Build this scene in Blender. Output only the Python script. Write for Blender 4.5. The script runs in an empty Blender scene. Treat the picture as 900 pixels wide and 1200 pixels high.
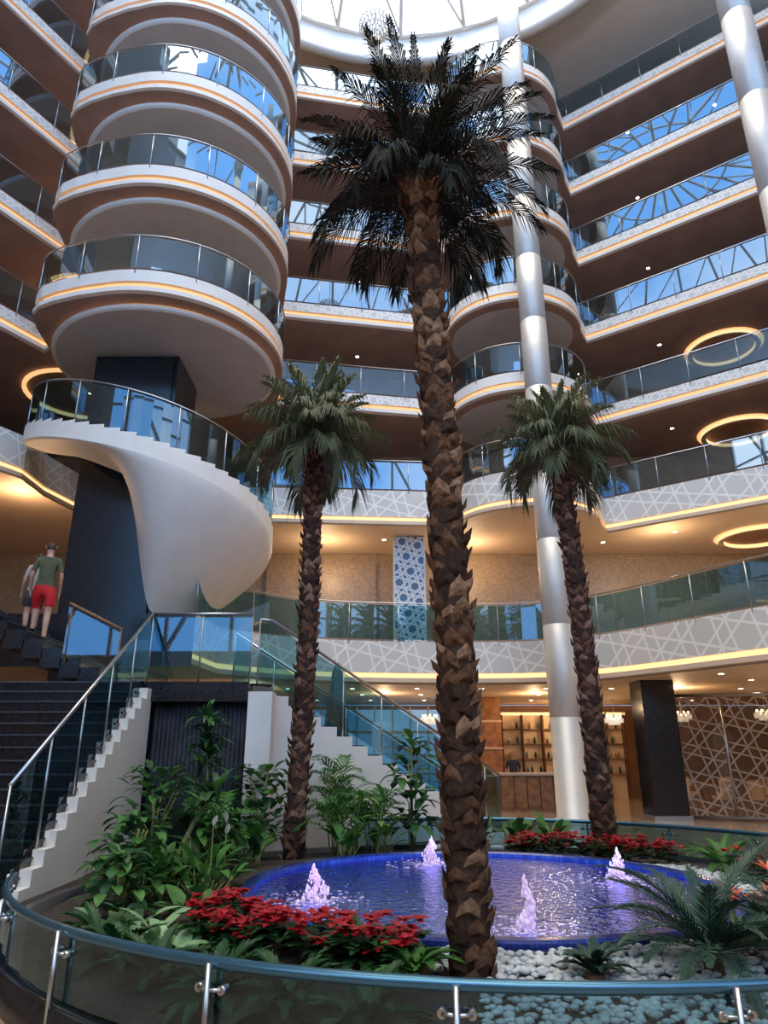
import bpy, math, random
from mathutils import Vector, Matrix
random.seed(7)
R=random.random
def U(a,b): return a+(b-a)*random.random()
sin,cos,pi=math.sin,math.cos,math.pi
rad=math.radians
bpy.context.scene.view_settings.view_transform='Standard'

# ------------------------------------------------------------------ materials
def newmat(name):
    m=bpy.data.materials.new(name); m.use_nodes=True
    n=m.node_tree.nodes; l=m.node_tree.links
    return m,n,l,n['Principled BSDF']
def simple(name,col,rough=.5,metal=0,var=0,scale=8,bump=0,emis=None,es=0,col2=None,spec=None,trans=0):
    m,n,l,b=newmat(name)
    b.inputs['Base Color'].default_value=(*col,1)
    b.inputs['Roughness'].default_value=rough
    b.inputs['Metallic'].default_value=metal
    if spec is not None: b.inputs['Specular IOR Level'].default_value=spec
    if emis: 
        b.inputs['Emission Color'].default_value=(*emis,1); b.inputs['Emission Strength'].default_value=es
    if var or bump:
        tc=n.new('ShaderNodeTexCoord'); no=n.new('ShaderNodeTexNoise')
        no.inputs['Scale'].default_value=scale; no.inputs['Detail'].default_value=4
        l.new(tc.outputs['Object'],no.inputs['Vector'])
        if var:
            mx=n.new('ShaderNodeMix'); mx.data_type='RGBA'
            c2=col2 if col2 else tuple(min(1,c*(1+var)) for c in col)
            c1=col if col2 else tuple(c*(1-var) for c in col)
            mx.inputs[6].default_value=(*c1,1); mx.inputs[7].default_value=(*c2,1)
            rp=n.new('ShaderNodeMapRange'); rp.inputs[1].default_value=.35; rp.inputs[2].default_value=.65
            l.new(no.outputs['Fac'],rp.inputs[0]); l.new(rp.outputs[0],mx.inputs[0]); l.new(mx.outputs[2],b.inputs['Base Color'])
        if bump:
            bp=n.new('ShaderNodeBump'); bp.inputs['Strength'].default_value=bump; bp.inputs['Distance'].default_value=.02
            l.new(no.outputs['Fac'],bp.inputs['Height']); l.new(bp.outputs[0],b.inputs['Normal'])
    return m
def lattice_mask(n,l,scale,width,offs=.17):
    """interlaced geometric star lattice made from line families; returns socket (1 on lines)"""
    uv=n.new('ShaderNodeUVMap'); sp=n.new('ShaderNodeSeparateXYZ'); l.new(uv.outputs[0],sp.inputs[0])
    def M(op,a,b=None):
        x=n.new('ShaderNodeMath'); x.operation=op
        for i,v in enumerate((a,b)):
            if v is None: continue
            if isinstance(v,(int,float)): x.inputs[i].default_value=v
            else: l.new(v,x.inputs[i])
        return x.outputs[0]
    res=None
    for ang in (0,60,120):
        a=rad(ang+15)
        d=M('ADD',M('MULTIPLY',sp.outputs[0],cos(a)*scale),M('MULTIPLY',sp.outputs[1],sin(a)*scale))
        for o in (offs,-offs):
            f=M('FRACT',M('ADD',d,o))
            k=M('LESS_THAN',M('ABSOLUTE',M('SUBTRACT',f,.5)),width)
            res=k if res is None else M('MAXIMUM',res,k)
    return res
def lattice_mat(name,base,line,scale,width,rough=.5,bump=.6):
    m,n,l,b=newmat(name)
    k=lattice_mask(n,l,scale,width)
    mx=n.new('ShaderNodeMix'); mx.data_type='RGBA'
    mx.inputs[6].default_value=(*base,1); mx.inputs[7].default_value=(*line,1)
    l.new(k,mx.inputs[0]); l.new(mx.outputs[2],b.inputs['Base Color'])
    bp=n.new('ShaderNodeBump'); bp.inputs['Strength'].default_value=bump; bp.inputs['Distance'].default_value=.03
    l.new(k,bp.inputs['Height']); l.new(bp.outputs[0],b.inputs['Normal'])
    b.inputs['Roughness'].default_value=rough
    return m
def glass(name,tint,refl=.12,rcol=(1,1,1),fres=1.35,etched=None):
    m=bpy.data.materials.new(name); m.use_nodes=True; n=m.node_tree.nodes; l=m.node_tree.links; n.clear()
    o=n.new('ShaderNodeOutputMaterial'); t=n.new('ShaderNodeBsdfTransparent'); g=n.new('ShaderNodeBsdfGlossy')
    t.inputs[0].default_value=(*tint,1); g.inputs['Color'].default_value=(*rcol,1); g.inputs['Roughness'].default_value=.015
    fr=n.new('ShaderNodeFresnel'); fr.inputs[0].default_value=fres
    ad=n.new('ShaderNodeMath'); ad.operation='ADD'; ad.use_clamp=True; ad.inputs[1].default_value=refl
    l.new(fr.outputs[0],ad.inputs[0])
    mx=n.new('ShaderNodeMixShader'); l.new(ad.outputs[0],mx.inputs[0]); l.new(t.outputs[0],mx.inputs[1]); l.new(g.outputs[0],mx.inputs[2])
    out=mx.outputs[0]
    if etched:
        k=lattice_mask(n,l,etched,.03)
        d=n.new('ShaderNodeBsdfDiffuse'); d.inputs[0].default_value=(.75,.66,.54,1)
        m2=n.new('ShaderNodeMixShader'); ml=n.new('ShaderNodeMath'); ml.operation='MULTIPLY'; ml.inputs[1].default_value=.4
        l.new(k,ml.inputs[0]); l.new(ml.outputs[0],m2.inputs[0]); l.new(out,m2.inputs[1]); l.new(d.outputs[0],m2.inputs[2]); out=m2.outputs[0]
    l.new(out,o.inputs[0]); return m
def mosaic(name,c1,c2,c3,scale,rough=.3):
    m,n,l,b=newmat(name)
    uv=n.new('ShaderNodeUVMap'); br=n.new('ShaderNodeTexBrick'); br.offset=0
    br.inputs['Color1'].default_value=(*c1,1); br.inputs['Color2'].default_value=(*c2,1); br.inputs['Mortar'].default_value=(*c3,1)
    br.inputs['Scale'].default_value=scale; br.inputs['Mortar Size'].default_value=.03
    br.inputs['Brick Width'].default_value=.5; br.inputs['Row Height'].default_value=.5
    l.new(uv.outputs[0],br.inputs['Vector']); l.new(br.outputs['Color'],b.inputs['Base Color']); b.inputs['Roughness'].default_value=rough
    return m
WHITE=simple('white_plaster',(.80,.76,.69),.55,var=.03,scale=2)
CREAM=simple('cream_paint',(.70,.54,.39),.6,var=.04,scale=2)
ROOFC=simple('grey_ceiling_paint',(.74,.68,.60),.8,var=.03,scale=2)
GREYSOF=simple('grey_soffit',(.58,.55,.51),.7,var=.04,scale=1.5)
BROWN=simple('mauve_brown_soffit',(.37,.235,.18),.8,var=.10,scale=1.2,spec=.2)
BROWNW=simple('brown_wall',(.36,.19,.10),.7,var=.2,scale=1.5)
DARK=simple('black_granite',(.012,.013,.016),.18,var=.5,scale=30)
STEP_EDGE=simple('lit_step_edge',(.06,.08,.10),.3,.4)  # light on the tread edges, put in as paler strips
CURT=simple('dark_curtain',(.02,.022,.03),.7,var=.5,scale=3)
GOLD=simple('warm_cove_light',(.45,.27,.12),.5,emis=(1,.56,.24),es=1.05)
GOLDB=simple('warm_cove_light_bright',(.45,.27,.12),.5,emis=(1,.60,.28),es=1.5)
LAMP=simple('downlight_emitter',(1,1,1),.5,emis=(1,.8,.52),es=20)
FASC=lattice_mat('white_relief_fascia_small',(.64,.61,.55),(.84,.80,.73),2.6,.06)
FASB=lattice_mat('white_relief_fascia',(.64,.61,.55),(.88,.84,.77),1.0,.03,bump=.9)
PANEL=lattice_mat('blue_white_lattice_panel',(.10,.18,.30),(.8,.8,.78),2.2,.07)
GL=glass('railing_glass',(.36,.54,.60),.28,(.62,.80,.95))
GLT=glass('teal_stair_glass',(.25,.52,.60),.13,(.60,.82,.98))
GLG=glass('garden_railing_glass',(.24,.42,.50),.06,(.62,.82,1))
GLS=glass('storefront_glass',(.65,.60,.52),.06,etched=1.5)
STEEL=simple('brushed_steel',(.45,.48,.50),.3,1)
ALU=simple('aluminium_cladding',(.62,.595,.55),.45,.4,var=.04,scale=3)
MARB=simple('lobby_marble',(.38,.28,.19),.15,var=.2,scale=2)
SOIL=simple('soil',(.032,.021,.015),.95,var=.6,scale=20,bump=1)
MOSW=mosaic('beige_mosaic_wall',(.48,.35,.22),(.32,.23,.14),(.22,.18,.14),8,.4)
BLUET=mosaic('blue_pool_mosaic',(.014,.06,.48),(.04,.14,.76),(.01,.03,.25),9,.25)
BLUER=mosaic('pool_rim_mosaic',(.008,.02,.16),(.02,.05,.28),(.01,.02,.08),12,.2)
WOOD=simple('honey_wood',(.32,.14,.05),.35,var=.3,scale=6)
# water
m,n,l,b=newmat('pool_water'); n.clear()
o=n.new('ShaderNodeOutputMaterial'); t=n.new('ShaderNodeBsdfTransparent'); t.inputs[0].default_value=(.85,.9,1,1)
g=n.new('ShaderNodeBsdfGlossy'); g.inputs['Roughness'].default_value=.05; g.inputs['Color'].default_value=(.52,.60,1,1)
fr=n.new('ShaderNodeFresnel'); fr.inputs[0].default_value=1.2
bp=n.new('ShaderNodeBump'); bp.inputs['Strength'].default_value=.6; bp.inputs['Distance'].default_value=.04
no=n.new('ShaderNodeTexNoise'); no.inputs['Scale'].default_value=11; no.inputs['Detail'].default_value=3
tc=n.new('ShaderNodeTexCoord'); l.new(tc.outputs['Object'],no.inputs['Vector']); l.new(no.outputs['Fac'],bp.inputs['Height'])
l.new(bp.outputs[0],g.inputs['Normal']); l.new(bp.outputs[0],fr.inputs['Normal'])
mx=n.new('ShaderNodeMixShader'); l.new(fr.outputs[0],mx.inputs[0]); l.new(t.outputs[0],mx.inputs[1]); l.new(g.outputs[0],mx.inputs[2]); l.new(mx.outputs[0],o.inputs[0])
WATER=m
def foliage(name,c,c2,tr=.25,rough=.45,spec=.35):
    m,n,l,b=newmat(name)
    b.inputs['Specular IOR Level'].default_value=spec
    tc=n.new('ShaderNodeTexCoord'); no=n.new('ShaderNodeTexNoise'); no.inputs['Scale'].default_value=6
    l.new(tc.outputs['Object'],no.inputs['Vector'])
    mx=n.new('ShaderNodeMix'); mx.data_type='RGBA'; mx.inputs[6].default_value=(*c,1); mx.inputs[7].default_value=(*c2,1)
    l.new(no.outputs['Fac'],mx.inputs[0]); l.new(mx.outputs[2],b.inputs['Base Color']); b.inputs['Roughness'].default_value=rough
    ts=n.new('ShaderNodeBsdfTranslucent'); l.new(mx.outputs[2],ts.inputs[0])
    ms=n.new('ShaderNodeMixShader'); ms.inputs[0].default_value=tr
    l.new(b.outputs[0],ms.inputs[1]); l.new(ts.outputs[0],ms.inputs[2]); l.new(ms.outputs[0],n['Material Output'].inputs[0]); return m
F_SILH=foliage('palm_frond_silhouette',(.008,.011,.008),(.024,.029,.021),.06,.7,.12)  # near crown's silhouette shade is put into the frond colour
F_PALM=foliage('palm_frond_green',(.045,.065,.025),(.14,.16,.08),.2,.55)
F_GRN=foliage('leaf_green',(.03,.12,.02),(.09,.24,.05))
F_DEEP=foliage('leaf_deep_green',(.014,.055,.016),(.03,.10,.03))
F_LIME=foliage('leaf_lime',(.12,.28,.04),(.25,.42,.10))
F_VAR=foliage('leaf_variegated',(.05,.22,.06),(.45,.60,.35))
F_CYC=foliage('cycad_leaf',(.012,.04,.026),(.035,.085,.055),.1)
F_RED=foliage('poinsettia_red',(.26,.004,.010),(.46,.010,.022),.2)
F_ORA=foliage('bromeliad_orange',(.65,.08,.04),(.8,.2,.1),.2)
F_WHT=foliage('white_bloom',(.7,.7,.66),(.8,.78,.7),.2)
BOOT1=simple('palm_husk',(.12,.062,.034),.9,var=.4,scale=25,spec=.2)
BOOT2=simple('palm_husk_light',(.23,.135,.08),.9,var=.4,scale=25,spec=.2)
BOOT3=simple('palm_husk_dark',(.045,.025,.016),.9,var=.4,scale=25,spec=.2)
STEM=simple('plant_stem',(.16,.17,.05),.6,var=.3)
PEB=simple('white_pebbles',(.46,.49,.48),.7,var=.2,scale=7)
FOAM=simple('fountain_foam',(.74,.66,.82),.4,var=.05,emis=(.85,.55,1),es=.22)  # violet lamp glow put into the foam as faint emission
PURP=simple('pool_lamp_purple',(.8,.4,1),.4,emis=(.85,.45,1),es=16)
TEALC=simple('teal_canvas',(.05,.20,.20),.8,var=.2)

# ------------------------------------------------------------------ mesh builder
class MB:
    def __init__(s): s.v=[];s.f=[];s.m=[];s.u=[];s.sm=[];s.mats=[]
    def mi(s,mat):
        if mat not in s.mats: s.mats.append(mat)
        return s.mats.index(mat)
    def add(s,vs): 
        i=len(s.v); s.v.extend([tuple(p) for p in vs]); return i
    def fc(s,idx,mat,uv=None,smooth=False): s.f.append(tuple(idx)); s.m.append(s.mi(mat)); s.u.append(uv); s.sm.append(smooth)
    def poly(s,pts,mat,uv=None,smooth=False):
        i=s.add(pts); s.fc(range(i,i+len(pts)),mat,uv,smooth)
    def box(s,x0,x1,y0,y1,z0,z1,mat,M=None):
        p=[Vector((x,y,z)) for z in (z0,z1) for y in (y0,y1) for x in (x0,x1)]
        if M: p=[M@q for q in p]
        i=s.add(p)
        for q in ((0,2,3,1),(4,5,7,6),(0,1,5,4),(2,6,7,3),(0,4,6,2),(1,3,7,5)): s.fc([i+k for k in q],mat)
    def tube(s,pts,r,mat,n=8,cap=True,smooth=True):
        pts=[Vector(p) for p in pts]; N=len(pts); rs=r if isinstance(r,(list,tuple)) else [r]*N
        rings=[]
        prev=None
        for k,p in enumerate(pts):
            t=(pts[min(k+1,N-1)]-pts[max(k-1,0)]).normalized()
            if prev is None:
                a=Vector((0,0,1)) if abs(t.z)<.9 else Vector((1,0,0)); x=t.cross(a).normalized()
            else: x=(prev-t*prev.dot(t)).normalized()
            prev=x; y=t.cross(x)
            rings.append(s.add([p+(x*cos(2*pi*j/n)+y*sin(2*pi*j/n))*rs[k] for j in range(n)]))
        for k in range(N-1):
            a,b=rings[k],rings[k+1]
            for j in range(n): s.fc((a+j,a+(j+1)%n,b+(j+1)%n,b+j),mat,None,smooth)
        if cap:
            s.fc([rings[0]+j for j in range(n)][::-1],mat); s.fc([rings[-1]+j for j in range(n)],mat)
    def lathe(s,cx,cy,prof,n,mat,a0=0,a1=360,smooth=True,mats=None):
        full=abs(a1-a0)>=360; cnt=n if full else n+1; rings=[]
        for r,z in prof: rings.append(s.add([(cx+r*cos(rad(a0+(a1-a0)*j/n)),cy+r*sin(rad(a0+(a1-a0)*j/n)),z) for j in range(cnt)]))
        for k in range(len(prof)-1):
            mm=mats[k] if mats else mat
            if mm is None: continue
            for j in range(n):
                j2=(j+1)%cnt; s.fc((rings[k]+j,rings[k]+j2,rings[k+1]+j2,rings[k+1]+j),mm,None,smooth)
    def blob(s,c,r,mat,sub=1,sc=(1,1,1),rot=0):
        ico=ICO[sub]; i=s.add([(c[0]+r*sc[0]*(p[0]*cos(rot)-p[1]*sin(rot)),c[1]+r*sc[1]*(p[0]*sin(rot)+p[1]*cos(rot)),c[2]+r*sc[2]*p[2]) for p in ico[0]])
        for f in ico[1]: s.fc([i+k for k in f],mat,None,True)
    def build(s,name,parent=None,loc=None):
        me=bpy.data.meshes.new(name); me.from_pydata(s.v,[],s.f)
        for mt in s.mats: me.materials.append(mt)
        me.polygons.foreach_set('material_index',s.m); me.polygons.foreach_set('use_smooth',s.sm)
        uvl=me.uv_layers.new(name='UVMap'); data=uvl.data
        for pi_,p in enumerate(me.polygons):
            uv=s.u[pi_]
            if uv:
                for k,li in enumerate(p.loop_indices): data[li].uv=uv[k]
            else:
                nx,ny,nz=abs(p.normal.x),abs(p.normal.y),abs(p.normal.z)
                for li in p.loop_indices:
                    c=me.vertices[me.loops[li].vertex_index].co
                    data[li].uv=(c.x,c.y) if nz>=nx and nz>=ny else ((c.x,c.z) if ny>=nx else (c.y,c.z))
        ob=bpy.data.objects.new(name,me); bpy.context.scene.collection.objects.link(ob)
        if loc: ob.location=loc
        if parent: ob.parent=parent
        return ob
import bmesh
ICO={}
for k in (1,2):
    bm=bmesh.new(); bmesh.ops.create_icosphere(bm,subdivisions=k,radius=1); bm.verts.index_update()
    ICO[k]=([tuple(v.co) for v in bm.verts],[[v.index for v in f.verts] for f in bm.faces]); bm.free()

def arc(cx,cy,r,a0,a1,n): return [(cx+r*cos(rad(a0+(a1-a0)*i/n)),cy+r*sin(rad(a0+(a1-a0)*i/n))) for i in range(n+1)]
def normals(path):
    out=[]
    for i,p in enumerate(path):
        a=path[max(i-1,0)]; b=path[min(i+1,len(path)-1)]
        def nn(p,q):
            dx,dy=q[0]-p[0],q[1]-p[1]; L=math.hypot(dx,dy) or 1; return (dy/L,-dx/L)
        n1=nn(a,p) if i>0 else nn(p,b); n2=nn(p,b) if i<len(path)-1 else n1
        m=(n1[0]+n2[0],n1[1]+n2[1]); L=math.hypot(*m) or 1; m=(m[0]/L,m[1]/L)
        k=1/max(.6,(m[0]*n1[0]+m[1]*n1[1])); out.append((m[0]*k,m[1]*k))
    return out
def sweep(mb,path,prof,mats,z,plain=()):
    """mats[0] is replaced by plain plaster on the segments flagged in plain"""
    ns=normals(path); L=0; us=[0]
    for i in range(1,len(path)): L+=math.hypot(path[i][0]-path[i-1][0],path[i][1]-path[i-1][1]); us.append(L)
    for k in range(len(prof)-1):
        (o1,z1),(o2,z2)=prof[k],prof[k+1]
        for i in range(len(path)-1):
            q=[]
            for (ii,o,zz) in ((i,o1,z1),(i+1,o1,z1),(i+1,o2,z2),(i,o2,z2)):
                q.append((path[ii][0]+ns[ii][0]*o,path[ii][1]+ns[ii][1]*o,z+zz))
            mt=WHITE if (k==0 and i in plain) else mats[k]
            mb.poly(q[::-1],mt,[(us[i],z2),(us[i+1],z2),(us[i+1],z1),(us[i],z1)])
def railing(mb,path,gm,sm=None,h=1.05,every=1.5,off=0,pr=.016,hr=.02,gh0=.05,gap=.06):
    sm=sm or STEEL
    P=[Vector(p) for p in path]
    for i in range(len(P)-1):
        a,b=P[i],P[i+1]
        mb.poly([a+Vector((0,0,gh0)),b+Vector((0,0,gh0)),b+Vector((0,0,h-gap)),a+Vector((0,0,h-gap))],gm)
    mb.tube([p+Vector((0,0,h)) for p in P],hr,sm,8)
    # posts
    acc=0; nxt=0
    for i in range(len(P)-1):
        a,b=P[i],P[i+1]; L=(b-a).length
        while nxt<=acc+L+1e-6:
            q=a.lerp(b,(nxt-acc)/L if L else 0); mb.tube([q+Vector((0,0,-.1)),q+Vector((0,0,h))],pr,sm,6); nxt+=every
        acc+=L

# ------------------------------------------------------------------ architecture layout (metres)
XL,XR=-15.9,19.9
LV=[9.7,13.05,16.4,19.75,23.1,26.45]
TC=(-6.3,17.8); TR=3.3
BC=(4.6,21.8); BR=2.4
left=[(-14.5,8.5),(-10.1,16.3),(-9.6,17.2)]
tower=[(-9.35,17.0),(-9.25,16.0),(-9.1,15.45),(-8.8,15.15),(-8.3,14.92),(-7.6,14.7)]+arc(*TC,TR,256,372,26)
mid=[(-3.5,20.4),(1.7,21.3)]
bulge=arc(*BC,BR,194,346,26)
right=[(7.35,21.95),(19.7,12.9)]
upper=left+tower+mid+bulge+right
nT0=len(left)-1; nT1=len(left)+len(tower)-1; nB0=len(left)+len(tower)+len(mid)-1; nB1=nB0+len(bulge)
PLAIN=set(range(nT0,nT1))|set(range(nB0,nB1))
l2path=left[:2]+[(-9.6,17.2),(-9.6,18.5),(-9.0,21.0),(-3.7,20.9)]+[(1.7,21.3)]+bulge+right
prof_u=[(0,.0),(0,-.34),(-.09,-.34),(-.09,-.50),(0.02,-.50),(0.02,-.62),(-.2,-.72)]
mats_u=[FASC,CREAM,GOLD,CREAM,WHITE,CREAM]
def slab(mb,path,z,zb,xl,xr,yb,top,bot,yl=None):
    pts=list(path)+[(xr,yb),(xl,yb)]
    if yl: pts.append((xl,yl))
    mb.poly([(x,y,z) for x,y in pts],top)
    mb.poly([(x,y,zb) for x,y in pts][::-1],bot)
def dl(mb,x,y,z,r=.07):
    mb.lathe(x,y,[(0.001,z-.012),(r,z-.012),(r+.03,z-.014),(r+.035,z)],12,None,mats=[LAMP,STEEL,STEEL])
for i,z in enumerate(LV):
    mb=MB()
    if i==0:
        slab(mb,l2path,z,z-1.2,XL,XR,24.45,MARB,CREAM,8.5)
        sweep(mb,l2path,[(0,0),(0,-.90),(-.08,-.90),(-.08,-1.03),(0,-1.03),(0,-1.14),(-.2,-1.2)],[FASB,CREAM,GOLDB,CREAM,CREAM,CREAM],z)
        for x,y in [(-2.5,22.5),(0,22.7),(2.4,22.8),(7.5,23),(9.5,21.8),(12,20.5),(5.2,22.3),(14,18.5)]: dl(mb,x,y,z-1.2)
        gp=[(x,y,z) for x,y in l2path]
        railing(mb,gp[:2],GL); railing(mb,gp[5:],GL)
    else:
        slab(mb,upper,z,z-.72,XL,XR,24.45,MARB,BROWN,8.5)
        sweep(mb,upper,prof_u,mats_u,z,PLAIN)
        # round light soffit dropped under the balcony, with its own warm cove and lip
        cx,cy=TC[0],TC[1]+.1
        mb.lathe(cx,cy,[(3.0,z-.72),(3.0,z-.80),(3.1,z-.80),(3.1,z-.88),(2.98,z-.90)],56,None,mats=[GOLD,CREAM,WHITE,WHITE])
        mb.poly([(cx+2.99*cos(rad(a)),cy+2.99*sin(rad(a)),z-.895) for a in range(0,360,6)][::-1],GREYSOF)
        mb.poly([(BC[0]+2.15*cos(rad(a)),BC[1]+2.05*sin(rad(a)),z-.735) for a in range(0,360,8)][::-1],GREYSOF)
        railing(mb,[(x,y,z) for x,y in upper],GL)
        for x,y in [(-9.2,19.5),(-1,22.8),(10,22),(14,19.5)]: dl(mb,x,y,z-.72,.06)
        # curved cove light strip on the hall ceiling behind the round balcony
        mb.lathe(-9.6,19.6,[(1.5,z-.73),(1.5,z-.80),(1.62,z-.80),(1.62,z-.73)],32,None,mats=[GOLD,GOLD,GOLD])
    # warm ring coves on the gallery ceilings
    if i in (0,1,2):
        zz=z-(1.2 if i==0 else .72)
        mb.lathe(12.4,22.2,[(1.05,zz-.01),(1.05,zz-.14),(1.22,zz-.14),(1.22,zz-.02),(1.34,zz-.02)],40,None,mats=[GOLDB,CREAM,GOLDB,GOLD])
        mb.poly([(12.4+1.04*cos(rad(a)),22.2+1.04*sin(rad(a)),zz-.015) for a in range(0,360,10)][::-1],BROWNW)
    mb.build('balcony_gallery')

# mezzanine
Z1=4.8
l1=[(XL,16.6),(-4.5,16.6),(-4.35,18.6),(-2.6,20.3),(0,20.95),(3,21.1),(4.8,20.8),(6.1,19.8),(7.1,18.3),(8.7,15.5),(11,12.5),(19.7,9)]
def smooth_path(p,it=2):
    for _ in range(it):
        q=[p[0]]
        for a,b in zip(p[:-1],p[1:]): q+= [(a[0]*.75+b[0]*.25,a[1]*.75+b[1]*.25),(a[0]*.25+b[0]*.75,a[1]*.25+b[1]*.75)]
        q.append(p[-1]); p=q
    return p
l1s=l1[:2]+smooth_path(l1[2:])
mb=MB()
slab(mb,l1s,Z1,Z1-1.25,XL,XR,29.9,MARB,CREAM)
sweep(mb,l1s[:2],[(0,0),(0,-1.25)],[DARK],Z1)
sweep(mb,l1s[1:],[(0,0),(0,-.92),(-.08,-.92),(-.08,-1.06),(0,-1.06),(0,-1.18),(-.2,-1.25)],[FASB,CREAM,GOLDB,CREAM,CREAM,CREAM],Z1)
railing(mb,[(x,y,Z1) for x,y in l1s[1:]],GLT,h=1.15)
for x in (-3,-1,1,3,5,7,9,11): 
    for y in (22.2,24.5,27): dl(mb,x+(y-22)*.1,y,Z1-1.25)
for x,y in ((8.5,18),(10.5,16.5),(10,19.5),(12.5,15)): dl(mb,x,y,Z1-1.25)
mb.build('mezzanine_balcony')

# room shell
mb=MB(); mb.box(-16,20,-8,30,-.2,0,MARB); mb.build('floor')
mb=MB(); mb.box(-16,20,24.5,24.8,8.5,29.8,BROWNW); mb.build('wall_back')
mb=MB(); mb.box(-16,20,24.5,24.8,4.8,8.5,MOSW)
mb.box(-4.2,-.3,24.35,24.5,5.0,8.1,MOSW); mb.build('wall_mezzanine')
mb=MB(); mb.box(-16,20,30,30.3,0,3.55,BROWNW); mb.build('wall_lobby')
mb=MB(); mb.box(-16.3,-16,-8,30,0,29.8,BROWNW); mb.build('wall_left')
mb=MB(); mb.box(20,20.3,-8,30,0,29.8,BROWNW); mb.build('wall_right')
mb=MB(); mb.box(-16,20,-8.3,-8,0,6,CREAM); mb.build('wall_front')
# glazed front curtain wall (steel lattice)
mb=MB()
for x in range(-16,21,3): mb.box(x-.08,x+.08,-8.2,-8.0,6,29.8,WHITE)
for z in range(6,30,3): mb.box(-16,20,-8.2,-8.05,z-.07,z+.07,WHITE)
for x in range(-16,18,6): 
    mb.tube([(x,-8.1,6),(x+6,-8.1,18),(x,-8.1,29.8)],.12,WHITE,6)
mb.build('window_front')
# ceiling with round skylight
SC=(.7,10.9); SR=10.1
mb=MB()
angs=sorted(set([i*5 for i in range(72)]+[math.degrees(math.atan2(y-SC[1],x-SC[0]))%360 for x in (-16,20) for y in (-8,24.5)]))
def rect(a):
    c,s_=cos(rad(a)),sin(rad(a)); k=1e9
    if c>1e-6:k=min(k,(20-SC[0])/c)
    if c<-1e-6:k=min(k,(-16-SC[0])/c)
    if s_>1e-6:k=min(k,(24.5-SC[1])/s_)
    if s_<-1e-6:k=min(k,(-8-SC[1])/s_)
    return (SC[0]+c*k,SC[1]+s_*k)
for a,b in zip(angs,angs[1:]+[angs[0]+360]):
    p=[(SC[0]+SR*cos(rad(t)),SC[1]+SR*sin(rad(t))) for t in (a,b)]; q=[rect(a),rect(b)]
    mb.poly([(*p[0],29.8),(*q[0],29.8),(*q[1],29.8),(*p[1],29.8)][::-1],ROOFC)
mb.lathe(*SC,[(SR+.5,29.8),(SR+.5,28.6),(SR+.25,28.45),(SR,28.45),(SR,28.75),(SR+.1,28.8),(SR+.1,29.8)],96,None,mats=[ROOFC,ROOFC,ROOFC,ROOFC,GOLD,WHITE])
mb.build('ceiling')
mb=MB(); zd=29.85
for k in range(24):
    a=rad(k*15); mb.tube([(SC[0]+r*cos(a),SC[1]+r*sin(a),z) for r,z in ((SR,zd),(SR*.7,zd+2),(SR*.35,zd+3.2),(.4,zd+3.6))],.08,WHITE,6)
    a2=rad(k*15+15); mb.tube([(SC[0]+SR*cos(a),SC[1]+SR*sin(a),zd),(SC[0]+SR*.7*cos(a2),SC[1]+SR*.7*sin(a2),zd+2),(SC[0]+SR*.35*cos(a),SC[1]+SR*.35*sin(a),zd+3.2)],.05,WHITE,6)
for r,z in ((SR*.7,zd+2),(SR*.35,zd+3.2),(.4,zd+3.6),(SR,zd)):
    mb.tube([(SC[0]+r*cos(rad(a)),SC[1]+r*sin(rad(a)),z) for a in range(0,361,10)],.06,WHITE,6)
mb.build('skylight_dome_frame')

# columns
for (x,y,r,zt) in ((4.68,18.8,.40,29.8),(7.70,10.9,.31,29.8)):
    mb=MB(); pr=[(r+.06,0),(r+.06,.12),(r,.16)]; z=.16
    while z<zt-2.4:
        pr+=[(r,z+2.34),(r-.012,z+2.35),(r-.012,z+2.37),(r,z+2.38)]; z+=2.38
    pr+=[(r,zt)]
    mb.lathe(x,y,pr,40,ALU); mb.build('round_column')

# ------------------------------------------------------------------ spiral stair
mb=MB()
def zo(t): return 9.7-.0137*(t-190)
def sm(t): t=max(0,min(1,t)); return t*t*(3-2*t)
A=[190+i*4 for i in range(59)] # to 422
grid=[]
for t in A:
    k=sm((t-264)/38)
    D=.12+(zo(t)-.36-4.8-.12)*k
    row=[(TR,zo(t)+.05),(TR,zo(t)-.34)]
    for j in range(1,15):
        s=j/14; 
        rflat=TR-(TR-1.7)*s
        rdeep=TR-(TR-1.5)*(s**1.28)
        row.append((rflat*(1-k)+rdeep*k, zo(t)-.36-D*s))
    grid.append([(TC[0]+r*cos(rad(t)),TC[1]+r*sin(rad(t)),z) for r,z in row])
W=len(grid[0]); base=mb.add([p for g_ in grid for p in g_])
for i in range(len(A)-1):
    for j in range(W-1):
        a=base+i*W+j; mb.fc((a,a+W,a+W+1,a+1),WHITE,None,j>0)
# treads
nst=35
for k in range(nst):
    t0=190+k*6.5; t1=t0+6.5; z=zo(t0)
    P=lambda r,t,z:(TC[0]+r*cos(rad(t)),TC[1]+r*sin(rad(t)),z)
    mb.poly([P(1.7,t0,z),P(TR-.03,t0,z),P(TR-.03,t1,z),P(1.7,t1,z)],DARK)
    mb.poly([P(1.7,t1,z),P(TR-.03,t1,z),P(TR-.03,t1,z-.2),P(1.7,t1,z-.2)],WHITE)
    mb.poly([P(TR+.004,t0,z+.06),P(TR+.004,t1,z+.06),P(TR+.004,t1,z-.12),P(TR+.004,t0,z-.12)],WHITE)
railing(mb,[(TC[0]+(TR-.04)*cos(rad(t)),TC[1]+(TR-.04)*sin(rad(t)),zo(t)) for t in A],GLT,h=1.2,every=1.25)
mb.build('spiral_staircase')
mb=MB(); mb.box(-8.0,-5.7,17.0,18.9,0,12.1,DARK); mb.box(-7.9,-5.8,16.9,17.0,.2,12.0,DARK)
mb.build('stair_core')

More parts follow.
